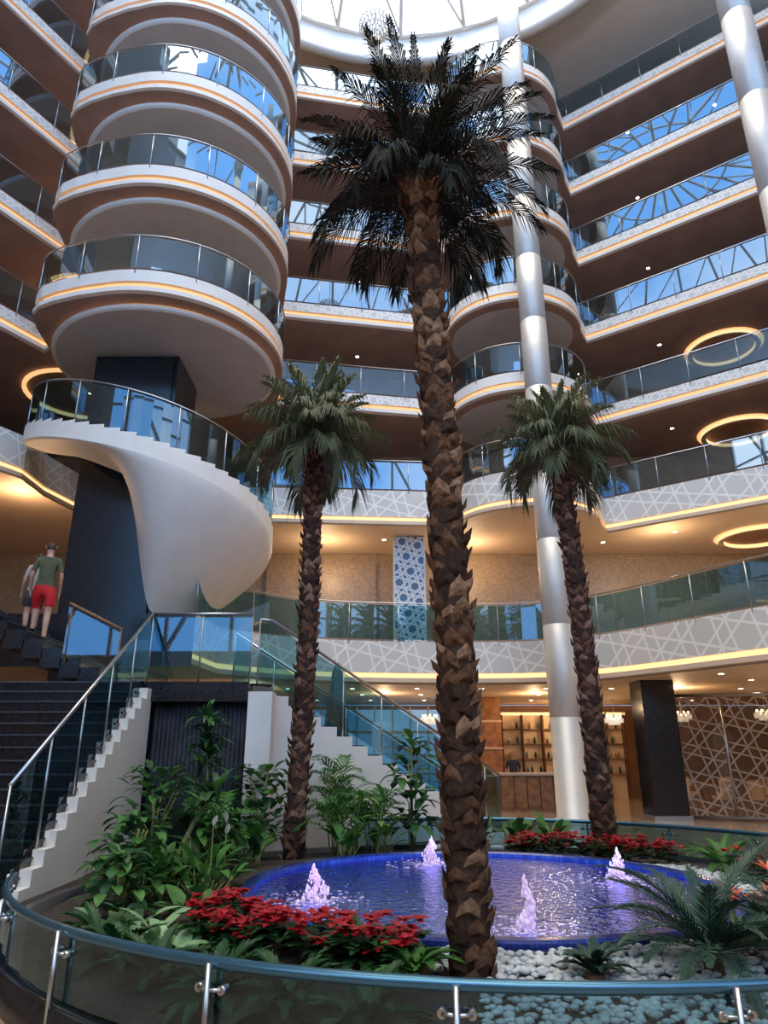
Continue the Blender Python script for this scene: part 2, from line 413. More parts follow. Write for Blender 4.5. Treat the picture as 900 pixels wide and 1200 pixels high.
# ------------------------------------------------------------------ main stairs
mb=MB()
N=16; y0=8.05; run=(12-y0)/N; rise=2.74/N; xr=-4.0; xl=-9.5
for k in range(N):
    ya=y0+k*run; zt=(k+1)*rise
    mb.box(xl,xr,ya,12.0,zt-rise,zt-.03,DARK) ; mb.box(xl,xr+.02,ya-.02,ya+run+.02,zt-.03,zt,DARK)
    mb.box(xl,xr,ya-.028,ya+.01,zt-.02,zt+.003,STEP_EDGE)
    mb.box(xr,xr+.14,ya+.0,ya+run,0,zt-.10,WHITE)
mb.box(xl,-2.25,12.0,14.4,2.5,2.74,DARK)            # landing
mb.box(-4.0,-2.25,11.95,12.0,2.44,2.76,DARK)
# dark curtained wall beneath landing
for k in range(22):
    x=-3.85+k*.073; mb.tube([(x+.04,12.2,0),(x+.04,12.2,2.5)],.042,CURT,6)
mb.box(-4.1,-2.2,12.25,12.35,0,2.5,DARK)
mb.box(-2.25,-1.85,11.95,12.4,0,2.6,WHITE)
# upper flight going left
for k in range(12):
    x1=-4.7-k*.36; zt=2.74+(k+1)*.17
    mb.box(x1-.38,x1,12.7,14.4,zt-.35,zt,DARK); mb.box(x1-.02,x1+.01,12.7,14.4,zt-.03,zt+.004,STEP_EDGE)
mb.box(-9.6,-9.0,12.7,16.5,4.55,4.8,DARK)
mb.build('main_staircase')
# glass parapets
mb=MB()
railing(mb,[(-3.98,y0-.05,.15),(-3.98,12.02,2.78)],GLT,h=1.15,every=.98,hr=.026)
railing(mb,[(-3.98,12.02,2.76),(-2.25,12.02,2.76)],GLT,h=1.15,every=.86,hr=.026)
railing(mb,[(-4.75,12.65,2.8),(-5.75,12.65,3.28)],GLT,BOOT2,h=.95,every=1.05,hr=.03)
mb.build('stair_glass_parapet')
# right flight
mb=MB(); A0=Vector((-2.2,12.05,0)); B0=Vector((2.4,15.3,0)); d=(B0-A0); Lr=d.length; d.normalize(); nrm=Vector((-d.y,d.x,0))
Mx=Matrix(((d.x,nrm.x,0,A0.x),(d.y,nrm.y,0,A0.y),(0,0,1,0),(0,0,0,1)))
for k in range(16):
    s0=.35+k*(Lr-.35)/16; s1=s0+(Lr-.35)/16; zt=2.74-(k+1)*2.74/17
    mb.box(s0,s1,.12,1.7,max(0,zt-.5),zt,DARK,Mx)
    mb.box(s0,s1,0,.12,0,zt-.02,WHITE,Mx)
mb.box(0,.35,0,1.7,2.5,2.74,DARK,Mx); mb.box(0,.35,0,.12,0,2.7,WHITE,Mx)
p=[Mx@Vector((.1,.06,2.74)),Mx@Vector((.35,.06,2.74)),Mx@Vector((Lr,.06,.12))]
railing(mb,p,GLT,h=1.1,every=.95,hr=.026)
p=[Mx@Vector((.35,1.66,2.74)),Mx@Vector((Lr,1.66,.12))]
railing(mb,p,GLT,h=1.1,every=.95,hr=.026)
mb.build('side_staircase')

# ------------------------------------------------------------------ lobby furniture
mb=MB(); mb.box(7.0,7.9,19.6,20.5,0,3.54,DARK); mb.box(6.95,7.95,19.55,20.55,0,.12,STEEL); mb.build('square_column')
mb=MB(); mb.box(6.0,6.7,22.6,23.2,0,3.54,DARK); mb.box(5.95,6.75,22.55,23.25,0,.12,STEEL); mb.build('square_column')
mb=MB()
for k in range(6):
    x=8.0+k*1.15; y=20-.35*k
    mb.poly([(x,y,.1),(x+1.1,y-.33,.1),(x+1.1,y-.33,3.1),(x,y,3.1)],GLS,[(0,0),(1.1,0),(1.1,3),(0,3)])
    mb.tube([(x-.02,y,0),(x-.02,y,3.2)],.03,STEEL,6)
mb.tube([(8,20,3.15),(14.9,17.9,3.15)],.05,STEEL,6); mb.tube([(8,20,.06),(14.9,17.9,.06)],.05,STEEL,6)
mb.build('storefront_partition')
# restaurant tables behind the storefront
for (x,y) in ((9.3,22),(11.2,21.2),(10.4,24.2),(12.6,23)):
    mb=MB(); mb.lathe(x,y,[(.28,0),(.28,.03),(.04,.06),(.04,.72),(.45,.73),(.45,.76),(.001,.76)],20,WOOD)
    for k in range(4):
        a=k*pi/2+.4; Mt=Matrix.Translation((x+.75*cos(a),y+.75*sin(a),0))@Matrix.Rotation(a,4,'Z')
        mb.box(-.2,.2,-.2,.2,.42,.47,CREAM,Mt); mb.box(.16,.2,-.2,.2,.47,.92,CREAM,Mt)
        for sx in (-.18,.16):
            for sy in (-.18,.16): mb.box(sx,sx+.03,sy,sy+.03,0,.42,WOOD,Mt)
    mb.build('dining_table_set')
mb=MB(); mb.box(3.5,5.5,22.9,23.4,0,1.02,WOOD); mb.box(3.42,5.58,22.8,23.6,1.02,1.09,CREAM); mb.box(3.5,5.5,22.88,22.9,.1,.95,WOOD)
for k in range(5): mb.box(3.55+k*.4,3.57+k*.4,22.86,22.9,.08,1.0,DARK)
mb.build('reception_counter')
mb=MB(); mb.box(2.9,4.1,25.6,25.9,0,3.54,WOOD)
for k in range(3): mb.box(2.88,4.12,25.55,25.6,.9+k*.9,.96+k*.9,CREAM)
mb.build('wood_panel_partition')
# glazed display wall at the back of the lobby
mb=MB()
mb.box(4.6,9.5,29,29.6,0,3.2,CREAM)
for k in range(7): mb.box(4.6+k*.8,4.66+k*.8,28.7,29.0,0,3.2,BOOT1)
for k in range(4):
    mb.box(4.66,9.4,28.8,29.0,.9+k*.55,.93+k*.55,BOOT2)
    for j in range(26):
        if (j+k)%3: mb.tube([(4.9+j*.17,28.9,.94+k*.55),(4.9+j*.17,28.9,1.10+k*.55),(4.9+j*.17,28.9,1.2+k*.55)],[.045,.045,.015],random.choice([F_DEEP,WOOD,STEEL,TEALC,CREAM]),6)
mb.box(4.6,9.5,28.7,29.0,3.1,3.2,GOLDB)
mb.build('display_cabinet')
mb=MB()
for k in range(9):
    x=-3.2+k*.7
    mb.box(x,x+.06,28.5,28.6,0,3.4,WHITE)
mb.box(-3.2,2.5,28.52,28.58,2.4,2.5,WHITE); mb.box(-3.2,2.5,28.52,28.58,.9,.96,WHITE)
mb.box(-3.2,2.4,28.7,28.75,.2,3.3,simple('bluish_window',(.3,.5,.7),.3,emis=(.3,.55,.9),es=.5)); mb.build('window_lobby')
def chandelier(name,x,y,z,r,tiers,ztop,es=6):
    mb=MB(); cm=simple('crystal_'+name,(.6,.6,.58),.08,.5,emis=(1,.9,.75),es=es*.05); lm=simple('bulb_'+name,(1,1,1),.5,emis=(1,.75,.45),es=es)
    mb.tube([(x,y,z),(x,y,ztop)],.012*max(1,r),STEEL,6)
    for t in range(tiers):
        rr=r*(1-.75*t/tiers) if tiers>1 else r; zz=z-.12*t*r*2
        mb.tube([(x+rr*cos(rad(a)),y+rr*sin(rad(a)),zz) for a in range(0,361,20)],.012,STEEL,5)
        n_=int(10+14*rr/r)
        for k in range(n_):
            a=2*pi*k/n_; 
            for q in range(3): mb.blob((x+rr*cos(a),y+rr*sin(a),zz-.05-.07*q*r*2),.032*(1.3-.2*q)*max(.8,r*1.6),cm,1,(1,1,1.6))
            if k%3==0: mb.blob((x+rr*cos(a)*.8,y+rr*sin(a)*.8,zz+.05),.03*max(1,r),lm,1,(1,1,1.6))
    for k in range(4):
        a=k*pi/2; mb.tube([(x,y,z+.35*r),(x+r*cos(a),y+r*sin(a),z)],.012,STEEL,5)
    mb.build('crystal_chandelier')
chandelier('a',-.25,14.2,21.2,.45,5,zd+3,.6)
for x,y in ((1.6,25.5),(6.6,25.2),(9.6,23.5),(8.2,26),(11.8,22.5)): chandelier('b%d'%int(x*10),x,y,2.85,.3,2,3.54,10)

# ------------------------------------------------------------------ garden
GC=(1.05,8.3); RO=4.55; RP=2.42
def gz(x,y):
    r=math.hypot(x-GC[0],y-GC[1]); return .28-.15*max(0,min(1,(r-RP-.12)/(RO-RP-.3)))
mb=MB()
mb.lathe(*GC,[(RP+.1,.1),(RP+.1,.28),(RP+.5,.25),(RO-.2,.13),(RO-.12,.14),(RO-.06,.2),(RO+.06,.2),(RO+.06,0)],96,None,mats=[SOIL,SOIL,SOIL,SOIL,DARK,DARK,DARK])
mb.poly([(-3.85,7.6,.13),(-3.0,6.0,.13),(-1,8,.13),(1,11.5,.13),(1.5,12.6,.13),(1.2,14.2,.13),(-1.85,12.1,.13),(-3.85,12.15,.13)],SOIL)
mb.build('garden_bed')
mb=MB()
mb.lathe(*GC,[(0.001,.0),(RP-.02,.0),(RP-.02,.32),(RP+.0,.34),(RP+.1,.34),(RP+.12,.32),(RP+.12,.1)],96,None,smooth=False,mats=[BLUET,BLUET,BLUER,BLUER,BLUER,BLUER])
mb.build('fountain_pool')
mb=MB(); mb.lathe(*GC,[(0.001,.28),(1.2,.28),(RP-.03,.28)],64,WATER); mb.build('pool_water_surface')
FN=[(-.66,7.55,.35,1),(.6,10.0,.35,.7),(2.62,8.75,.35,1.4),(1.15,6.35,.44,.25)]
for (x,y,h,pw) in FN:
    mb=MB()
    for k in range(190):
        t=R()**1.1; rr=(.11*(1-t)**.5+.014)*(1.2 if pw>.5 else .6); a=R()*6.3; q=R()
        mb.blob((x+rr*q*cos(a)+.02*sin(t*7+x*3),y+rr*q*sin(a),.27+t*h*(1-.35*q)),U(.006,.017)*(1.25-t*.4),FOAM,1,(1,1,1.7),a)
    for k in range(200):
        a=R()*6.3; rr=.08+.5*R()**1.5
        mb.blob((x+rr*cos(a),y+rr*sin(a),.283),U(.004,.014),FOAM,1,(2.0,1.3,.18),a)
    mb.tube([(x,y,0),(x,y,.26)],.03,STEEL,8)
    for k in range(3):
        a=rad(235+35*k); mb.lathe(x+.3*cos(a),y+.3*sin(a),[(.001,.2),(.05,.2),(.065,.17),(.065,.02)],12,None,mats=[PURP if pw>.5 else STEEL,STEEL,STEEL])
    mb.build('water_fountain_jet')
    if pw>.5:
        ld=bpy.data.lights.new('fountain_lamp','POINT'); ld.energy=60*pw; ld.color=(.82,.26,1); ld.shadow_soft_size=.012
        lo=bpy.data.objects.new('fountain_lamp',ld); lo.location=(x+.05,y-.40,.24); bpy.context.scene.collection.objects.link(lo)
for k in range(9):  # added blue fill lights that make the water read bluer
    a=rad(k*40+20); ld=bpy.data.lights.new('pool_fill_light','POINT'); ld.energy=16; ld.color=(.25,.36,1); ld.shadow_soft_size=.008
    lo=bpy.data.objects.new('pool_fill_light',ld); lo.location=(GC[0]+1.45*cos(a),GC[1]+1.45*sin(a),.24); bpy.context.scene.collection.objects.link(lo)
# garden railing
mb=MB()
gp=[(GC[0]+RO*cos(rad(a)),GC[1]+RO*sin(rad(a)),0) for a in range(197,197+273,4)]
P=[Vector(p) for p in gp]
for a,b in zip(P[:-1],P[1:]):
    mb.poly([a+Vector((0,0,.02)),b+Vector((0,0,.02)),b+Vector((0,0,.57)),a+Vector((0,0,.57))],GLG)
mb.tube([p+Vector((0,0,.59)) for p in P],.030,simple('rail_blue_steel',(.06,.16,.24),.25,.7),10)
for k in range(0,len(P),4):
    q=P[k]; o=(q-Vector((*GC,0))).normalized()
    mb.tube([q+o*.05,q+o*.05+Vector((0,0,.6))],.018,STEEL,8)
    tn=Vector((-o.y,o.x,0))
    for zz in (.16,.48):
        for sg in (-1,1):
            mb.tube([q+o*.05+tn*.0+Vector((0,0,zz)),q+o*.03+tn*.07*sg+Vector((0,0,zz))],.011,STEEL,6)
            mb.tube([q+o*.035+tn*.07*sg+Vector((0,0,zz)),q-o*.02+tn*.07*sg+Vector((0,0,zz))],.022,STEEL,10)
mb.build('garden_glass_railing')

# ---- pebbles
def ringpt(r0,r1,a0,a1):
    a=rad(U(a0,a1)); r=U(r0,r1); return GC[0]+r*cos(a),GC[1]+r*sin(a)
mb=MB()
for k in range(3600):
    x,y=ringpt(2.9,4.4,262,318) if k<2000 else (ringpt(2.6,3.6,352,395) if k<3000 else ringpt(2.6,3.0,256,300))
    mb.blob((x,y,gz(x,y)+U(-.005,.03)),U(.015,.034),PEB,1,(1.3,1,.7),R()*6)
mb.build('white_pebble_bed')

# ---- leaves
def leaf(mb,b,az,el,L,Wd,droop,mat,n=5,fold=.15,pw=.8):
    p=Vector(b); s=Vector((-sin(az),cos(az),0)); rows=[]
    for k in range(n+1):
        t=k/n; w=Wd*.5*max(0.02,sin(pi*min(1,t*.93+.05)))**pw
        e=el-droop*t; dr=Vector((cos(az)*cos(e),sin(az)*cos(e),sin(e))); up=s.cross(dr)*-1
        rows.append((p-s*w+up*fold*w,p.copy(),p+s*w+up*fold*w)); p=p+dr*(L/n)
    i=mb.add([q for r_ in rows for q in r_])
    for k in range(n):
        a=i+3*k; mb.fc((a,a+1,a+4,a+3),mat,None,True); mb.fc((a+1,a+2,a+5,a+4),mat,None,True)
def frond(mb,b,az,el,L,droop,ll,nl,mat,wid=.018,rm=None,pw=1,lift=.35,hang=.25,rr=.012):
    p=Vector(b); n=12; pts=[]; 
    for k in range(n+1):
        t=k/n; e=el-droop*t**pw; dr=Vector((cos(az)*cos(e),sin(az)*cos(e),sin(e))); pts.append((p.copy(),dr)); p=p+dr*(L/n)
    mb.tube([q[0] for q in pts],[rr*(1-.8*k/n) for k in range(n+1)],rm or mat,4,cap=False)
    s=Vector((-sin(az),cos(az),0))
    for k in range(nl):
        t=.12+.88*k/(nl-1); f=t*n; i=min(n-1,int(f)); q=pts[i][0].lerp(pts[min(n,i+1)][0],f-i); dr=pts[i][1]; up=dr.cross(s)*-1
        if up.z<0 and abs(dr.z)<.95: up=-up
        l_=ll*(.45+.75*sin(pi*min(1,t*.8+.12)))*U(.8,1.15)*(1-.45*t**4)
        for sg in (-1,1):
            dv=(s*sg*(1-.5*t)+dr*(.75+.7*t)+up*lift*U(.3,1.5)).normalized()
            m_=q+dv*l_*.55; e_=q+dv*l_+Vector((0,0,-hang*l_*U(.5,1.5)))
            wv=dr.cross(dv).cross(dv).normalized()*wid*.5
            j=mb.add([q-wv*.6,q+wv*.6,m_+wv,m_-wv,e_]); mb.fc((j,j+1,j+2,j+3),mat); mb.fc((j+3,j+2,j+4),mat)
def palm(name,b,t,r0,r1,mat,nf,L,ll,dens=36,wid=.02,hang=.6,dr0=.3,rm=None):
    mb=MB(); b=Vector(b); t=Vector(t); H=(t-b).length
    path=[b.lerp(t,k/12)+Vector((.05*sin(pi*k/12),0,0)) for k in range(13)]
    mb.tube(path,[r0+(r1-r0)*k/12 for k in range(13)],BOOT3,16)
    cnt=int(H*dens)
    for k in range(cnt):
        f=min(.999,max(0,k/cnt+U(-.006,.006))); c=path[min(11,int(f*12))].lerp(path[min(12,int(f*12)+1)],f*12-int(f*12)); r=(r0+(r1-r0)*f)*.97
        ph=k*2.39996+U(-.3,.3); rh=Vector((cos(ph),sin(ph),0)); th=Vector((-sin(ph),cos(ph),0)); up=Vector((0,0,1))
        w=U(.055,.085)*r/.15; l_=U(.11,.20)*r/.15; o=U(.03,.06)*r/.15; mt=random.choice([BOOT1,BOOT1,BOOT2,BOOT3,BOOT1])
        tw=U(-.45,.45); up=(up+th*tw+rh*U(-.15,.12)).normalized()
        V=[c+rh*r*.9-th*w*1.15,c+rh*r*.9+th*w*1.15,c+rh*(r+o)+up*l_*.35,c+rh*(r+o*1.25)+up*l_,c+rh*(r+o*.35)-th*w+up*l_*.55,c+rh*(r+o*.35)+th*w+up*l_*.55]
        j=mb.add(V)
        for q in ((0,2,4),(1,5,2),(0,1,2),(4,2,3),(2,5,3),(4,3,5),(0,4,5,1)): mb.fc([j+z for z in q],mt)
    for k in range(34):
        ph=k*2.4; leaf(mb,t+Vector((cos(ph)*r1*.7,sin(ph)*r1*.7,-.25)),ph,1.35,U(.3,.6),.06,.5,BOOT2 if k%3==0 else BOOT1,3)
    for k in range(nf):
        f=(k+.5)/nf; el=rad(88-100*f**1.15+U(-7,7)); az=k*2.39996+U(-.25,.25)
        Lk=L*U(.8,1.1)*(1-.06*f)
        frond(mb,t+Vector((cos(az)*r1*.5,sin(az)*r1*.5,.02+.12*(1-f))),az,el,Lk,rad(U(60,105))*(dr0+(1.2-dr0)*f),ll,38,mat,wid,rm or BOOT2,1.35,.25,hang)
    return mb.build(name)
palm('palm_tree',(.57,5.28,.1),(.33,5.35,6.68),.138,.13,F_SILH,60,1.33,.28,56,.015,.65,.5,BOOT3)
palm('palm_tree',(-1.32,11.2,.1),(-1.22,11.2,6.7),.15,.14,F_PALM,54,1.38,.38,44,.024,.7,.5)
palm('palm_tree',(3.36,11.7,.1),(3.17,11.7,6.7),.165,.15,F_PALM,54,1.38,.38,44,.024,.7,.5)

# ---- poinsettias
def poins(mb,x,y,z,s=1):
    for k in range(7): leaf(mb,(x,y,z-.06),R()*6.3,U(-.1,.4),.12*s,.07*s,.5,F_DEEP,2)
    for k in range(10): leaf(mb,(x,y,z+.02),k*.63+U(-.3,.3),U(.1,.75),U(.06,.10)*s,.05*s,.8,F_RED,3)
mb=MB()
for k in range(150):
    x,y=ringpt(2.7,3.3,213,254); poins(mb,x,y,U(.33,.50))
mb.build('poinsettia_bed')
mb=MB()
for k in range(150):
    x,y=ringpt(3.0,3.75,34,76)
    if math.hypot(x-3.36,y-11.7)>.35: poins(mb,x,y,U(.32,.50),1.05)
mb.build('poinsettia_bed')
mb=MB()
for k in range(14):
    x,y=ringpt(3.3,4.0,5,20); poins(mb,x,y,U(.33,.5),1.1)
mb.build('poinsettia_bed')

# ---- cycads
def cycad(x,y,z,L,n,mat=F_CYC,name='sago_palm',ll=.13):
    mb=MB(); mb.tube([(x,y,.1),(x,y,z)],[.07,.06],BOOT1,10)
    for k in range(n):
        az=k*2.4+U(-.1,.1); el=rad(U(10,70)); frond(mb,(x,y,z),az,el,L*U(.8,1.1),rad(U(40,70)),ll,34,mat,.013,None,1.3,.25,.1,.008)
    mb.build(name)
cycad(2.2,5.4,.35,.85,34); cycad(4.35,8.6,.3,.6,20); cycad(4.1,7.2,.35,.6,20); cycad(2.95,5.65,.3,.7,26)
cycad(4.35,9.9,.25,.55,22,F_GRN,'garden_fern',.1); cycad(.2,5.15,.3,.3,18,F_GRN,'garden_fern',.07); cycad(3.6,6.5,.3,.55,20); cycad(-.15,5.45,.3,.3,18,F_DEEP,'garden_fern',.07); cycad(1.35,5.2,.28,.26,18,F_CYC,'garden_fern',.06)
for a in (210,219,228,237,245,253): cycad(GC[0]+3.85*cos(rad(a)),GC[1]+3.85*sin(rad(a)),.2,.38,22,F_DEEP,'garden_fern',.09)
# ---- bromeliads
for (x,y) in ((2.72,6.15),(3.35,6.6),(3.05,6.2),(3.8,7.7)):
    mb=MB()
    for k in range(14): leaf(mb,(x,y,.24),k*2.4,U(.5,1.1),.3,.045,.9,F_GRN,4)
    for k in range(9): leaf(mb,(x,y,.52),k*2.4,U(.3,1.2),.15,.04,.5,F_ORA,3)
    mb.tube([(x,y,.2),(x,y,.54)],.012,STEM,6)
    mb.build('bromeliad')
mb=MB()
for k in range(40):
    x,y=ringpt(2.75,3.4,325,345); 
    for q in range(5): leaf(mb,(x,y,.26),R()*6.3,U(.2,1.2),.12,.05,.5,F_GRN,2)
    for q in range(4): leaf(mb,(x,y,.39),q*1.57,.5,.06,.05,.4,random.choice([F_WHT,F_WHT,F_LIME]),2)
mb.build('white_flower_bush')

# ---- leafy plants
def clump(name,x,y,n,L,Wd,mat,el=(.6,1.4),droop=1.1,z=.15,stem=.0,spread=.12,m2=None):
    mb=MB()
    for k in range(n):
        a=R()*6.3; bx,by=x+spread*cos(a)*R(),y+spread*sin(a)*R(); az=R()*6.3; e=U(*el); st=stem*U(.4,1)
        tip=Vector((bx,by,z))+Vector((cos(az)*cos(e),sin(az)*cos(e),sin(e)))*st
        if st>0: mb.tube([(bx,by,z-.02),tip],.008,STEM,5)
        leaf(mb,tip,az,e-.15,L*U(.7,1.15),Wd*U(.8,1.1),droop*U(.6,1.2),mat if R()<.7 or not m2 else m2,6)
    return mb.build(name)
clump('variegated_hosta',-1.65,6.05,22,.40,.16,F_VAR,(.5,1.3),1.0,m2=F_GRN,spread=.25)
clump('variegated_hosta',-2.15,6.75,16,.38,.16,F_VAR,(.5,1.3),1.0,m2=F_GRN,spread=.25)
clump('hosta',-1.35,6.6,18,.34,.14,F_LIME,(.4,1.3),1.0,m2=F_GRN,spread=.3)
clump('hosta',-1.8,7.3,20,.42,.16,F_GRN,(.5,1.3),1.1,m2=F_DEEP,spread=.3)
for (x,y) in ((-2.15,8.9),(-1.9,8.2),(-2.4,8.0)):
    clump('peace_lily',x,y,30,.42,.12,F_GRN,(.7,1.45),1.3,stem=.38,spread=.25,m2=F_DEEP)
mb=MB()
for k in range(5):
    x,y=-2.05+U(-.3,.4),8.6+U(-.5,.3); z=U(.7,.95); mb.tube([(x,y,.1),(x,y,z)],.006,STEM,5); leaf(mb,(x,y,z),U(3.5,5.5),1.1,.13,.06,.3,F_WHT,4)
mb.build('peace_lily_blooms')
def cane(name,x,y,h,n,L,Wd,mat,lean=(0,0),m2=None,low=.55,droop=1.3,sr=.022):
    mb=MB(); pts=[Vector((x+lean[0]*t*t,y+lean[1]*t*t,.1+h*t)) for t in [i/8 for i in range(9)]]
    mb.tube(pts,[sr-.5*sr*i/8 for i in range(9)],STEM,6)
    for k in range(n):
        t=low+(1-low)*R(); i=min(7,int(t*8)); p=pts[i].lerp(pts[i+1],t*8-i)
        leaf(mb,p,k*2.4,U(.1,1.2),L*U(.7,1.1),Wd,droop*U(.7,1.2),mat if R()<.7 or not m2 else m2,5)
    return mb.build(name)
cane('dracaena_plant',-2.35,8.6,1.15,40,.38,.075,F_DEEP,(.45,0),F_GRN,.7,sr=.04)
cane('dracaena_plant',-2.4,10.3,2.1,90,.42,.075,F_DEEP,(-.1,0),F_GRN,.6)
cane('dracaena_plant',-2.75,10.8,1.4,50,.42,.07,F_DEEP,(.1,0),F_GRN,.4)
def shrub(name,x,y,h,r,n,L,Wd,mat,m2):
    mb=MB()
    for c in range(9):
        a=R()*6.3; e=Vector((x+r*.7*cos(a)*R(),y+r*.7*sin(a)*R(),.1+h*U(.5,.95))); mb.tube([(x+.05*cos(a),y+.05*sin(a),.1),Vector((x,y,.1+h*.4)).lerp(e,.4),e],.009,STEM,5)
    for k in range(n):
        a=R()*6.3; q=R()**.5; z=.1+h*U(.2,1); rr=r*q*(.5+.5*sin(pi*min(1,(z/h)*.9)))
        leaf(mb,(x+rr*cos(a),y+rr*sin(a),z),a+U(-.7,.7),U(-.2,.9),L*U(.7,1.2),Wd,U(.6,1.6),mat if R()<.6 else m2,4)
    mb.build(name)
shrub('philodendron_shrub',-2.8,9.3,1.35,.45,170,.22,.11,F_DEEP,F_GRN)
shrub('philodendron_shrub',-2.6,8.0,.95,.33,130,.22,.11,F_DEEP,F_GRN)
shrub('philodendron_shrub',-2.4,7.1,.65,.3,100,.2,.10,F_DEEP,F_GRN)
shrub('fiddle_leaf_shrub',-1.9,11.5,1.35,.42,150,.24,.14,F_DEEP,F_GRN)
shrub('philodendron_shrub',-2.2,9.7,.8,.45,120,.22,.11,F_DEEP,F_GRN)
shrub('broadleaf_tree',.45,12.2,1.75,.33,120,.32,.14,F_DEEP,F_GRN)
def bamboo(x,y,h,n=5):
    mb=MB()
    for c in range(n):
        a=c*1.9; tx,ty=x+.15*cos(a),y+.15*sin(a); hh=h*U(.6,1)
        mb.tube([(x+.04*cos(a),y+.04*sin(a),.1),(tx,ty,.1+hh*.7)],.012,STEM,6)
        for k in range(5):
            frond(mb,(tx,ty,.1+hh*(.45+.06*k)),a+k*2.1,U(.7,1.3),.55,1.3,.26,9,F_GRN,.035,STEM,1.2,.1,.3,.007)
    mb.build('parlor_palm')
bamboo(-.75,12.0,1.9); bamboo(-.2,12.0,1.3,4); bamboo(-.75,11.5,1.0,3); bamboo(-2.3,10.0,1.2,4)
for (x,y) in ((-.6,11.1),(0.0,11.6),(1.5,12.2),(2.1,12.25),(2.6,12.0),(-1.75,10.3)):
    clump('bird_of_paradise_plant',x,y,15,.4,.14,F_GRN,(.8,1.45),1.2,stem=.38,spread=.12,m2=F_DEEP)
for (x,y,a) in ((-.45,11.5,0),(-.1,11.3,1)):
    cane('dracaena_plant',x,y,.9,16,.4,.09,F_LIME,(.1,0),F_GRN,.3)
# folded parasol
mb=MB(); x,y=-1.0,15.3
mb.tube([(x,y,0),(x,y,3.5)],.025,STEEL,8); mb.lathe(x,y,[(.25,0),(.25,.06),(.05,.1)],20,DARK)
ring=[]
for r,z in ((.03,3.48),(.09,3.3),(.13,2.9),(.19,2.4),(.22,1.9),(.2,1.85)):
    ring.append(mb.add([(x+r*(1+.28*(j%2))*cos(2*pi*j/16),y+r*(1+.28*(j%2))*sin(2*pi*j/16),z) for j in range(16)]))
for k in range(5):
    for j in range(16): mb.fc((ring[k]+j,ring[k]+(j+1)%16,ring[k+1]+(j+1)%16,ring[k+1]+j),TEALC)
mb.build('folded_parasol')

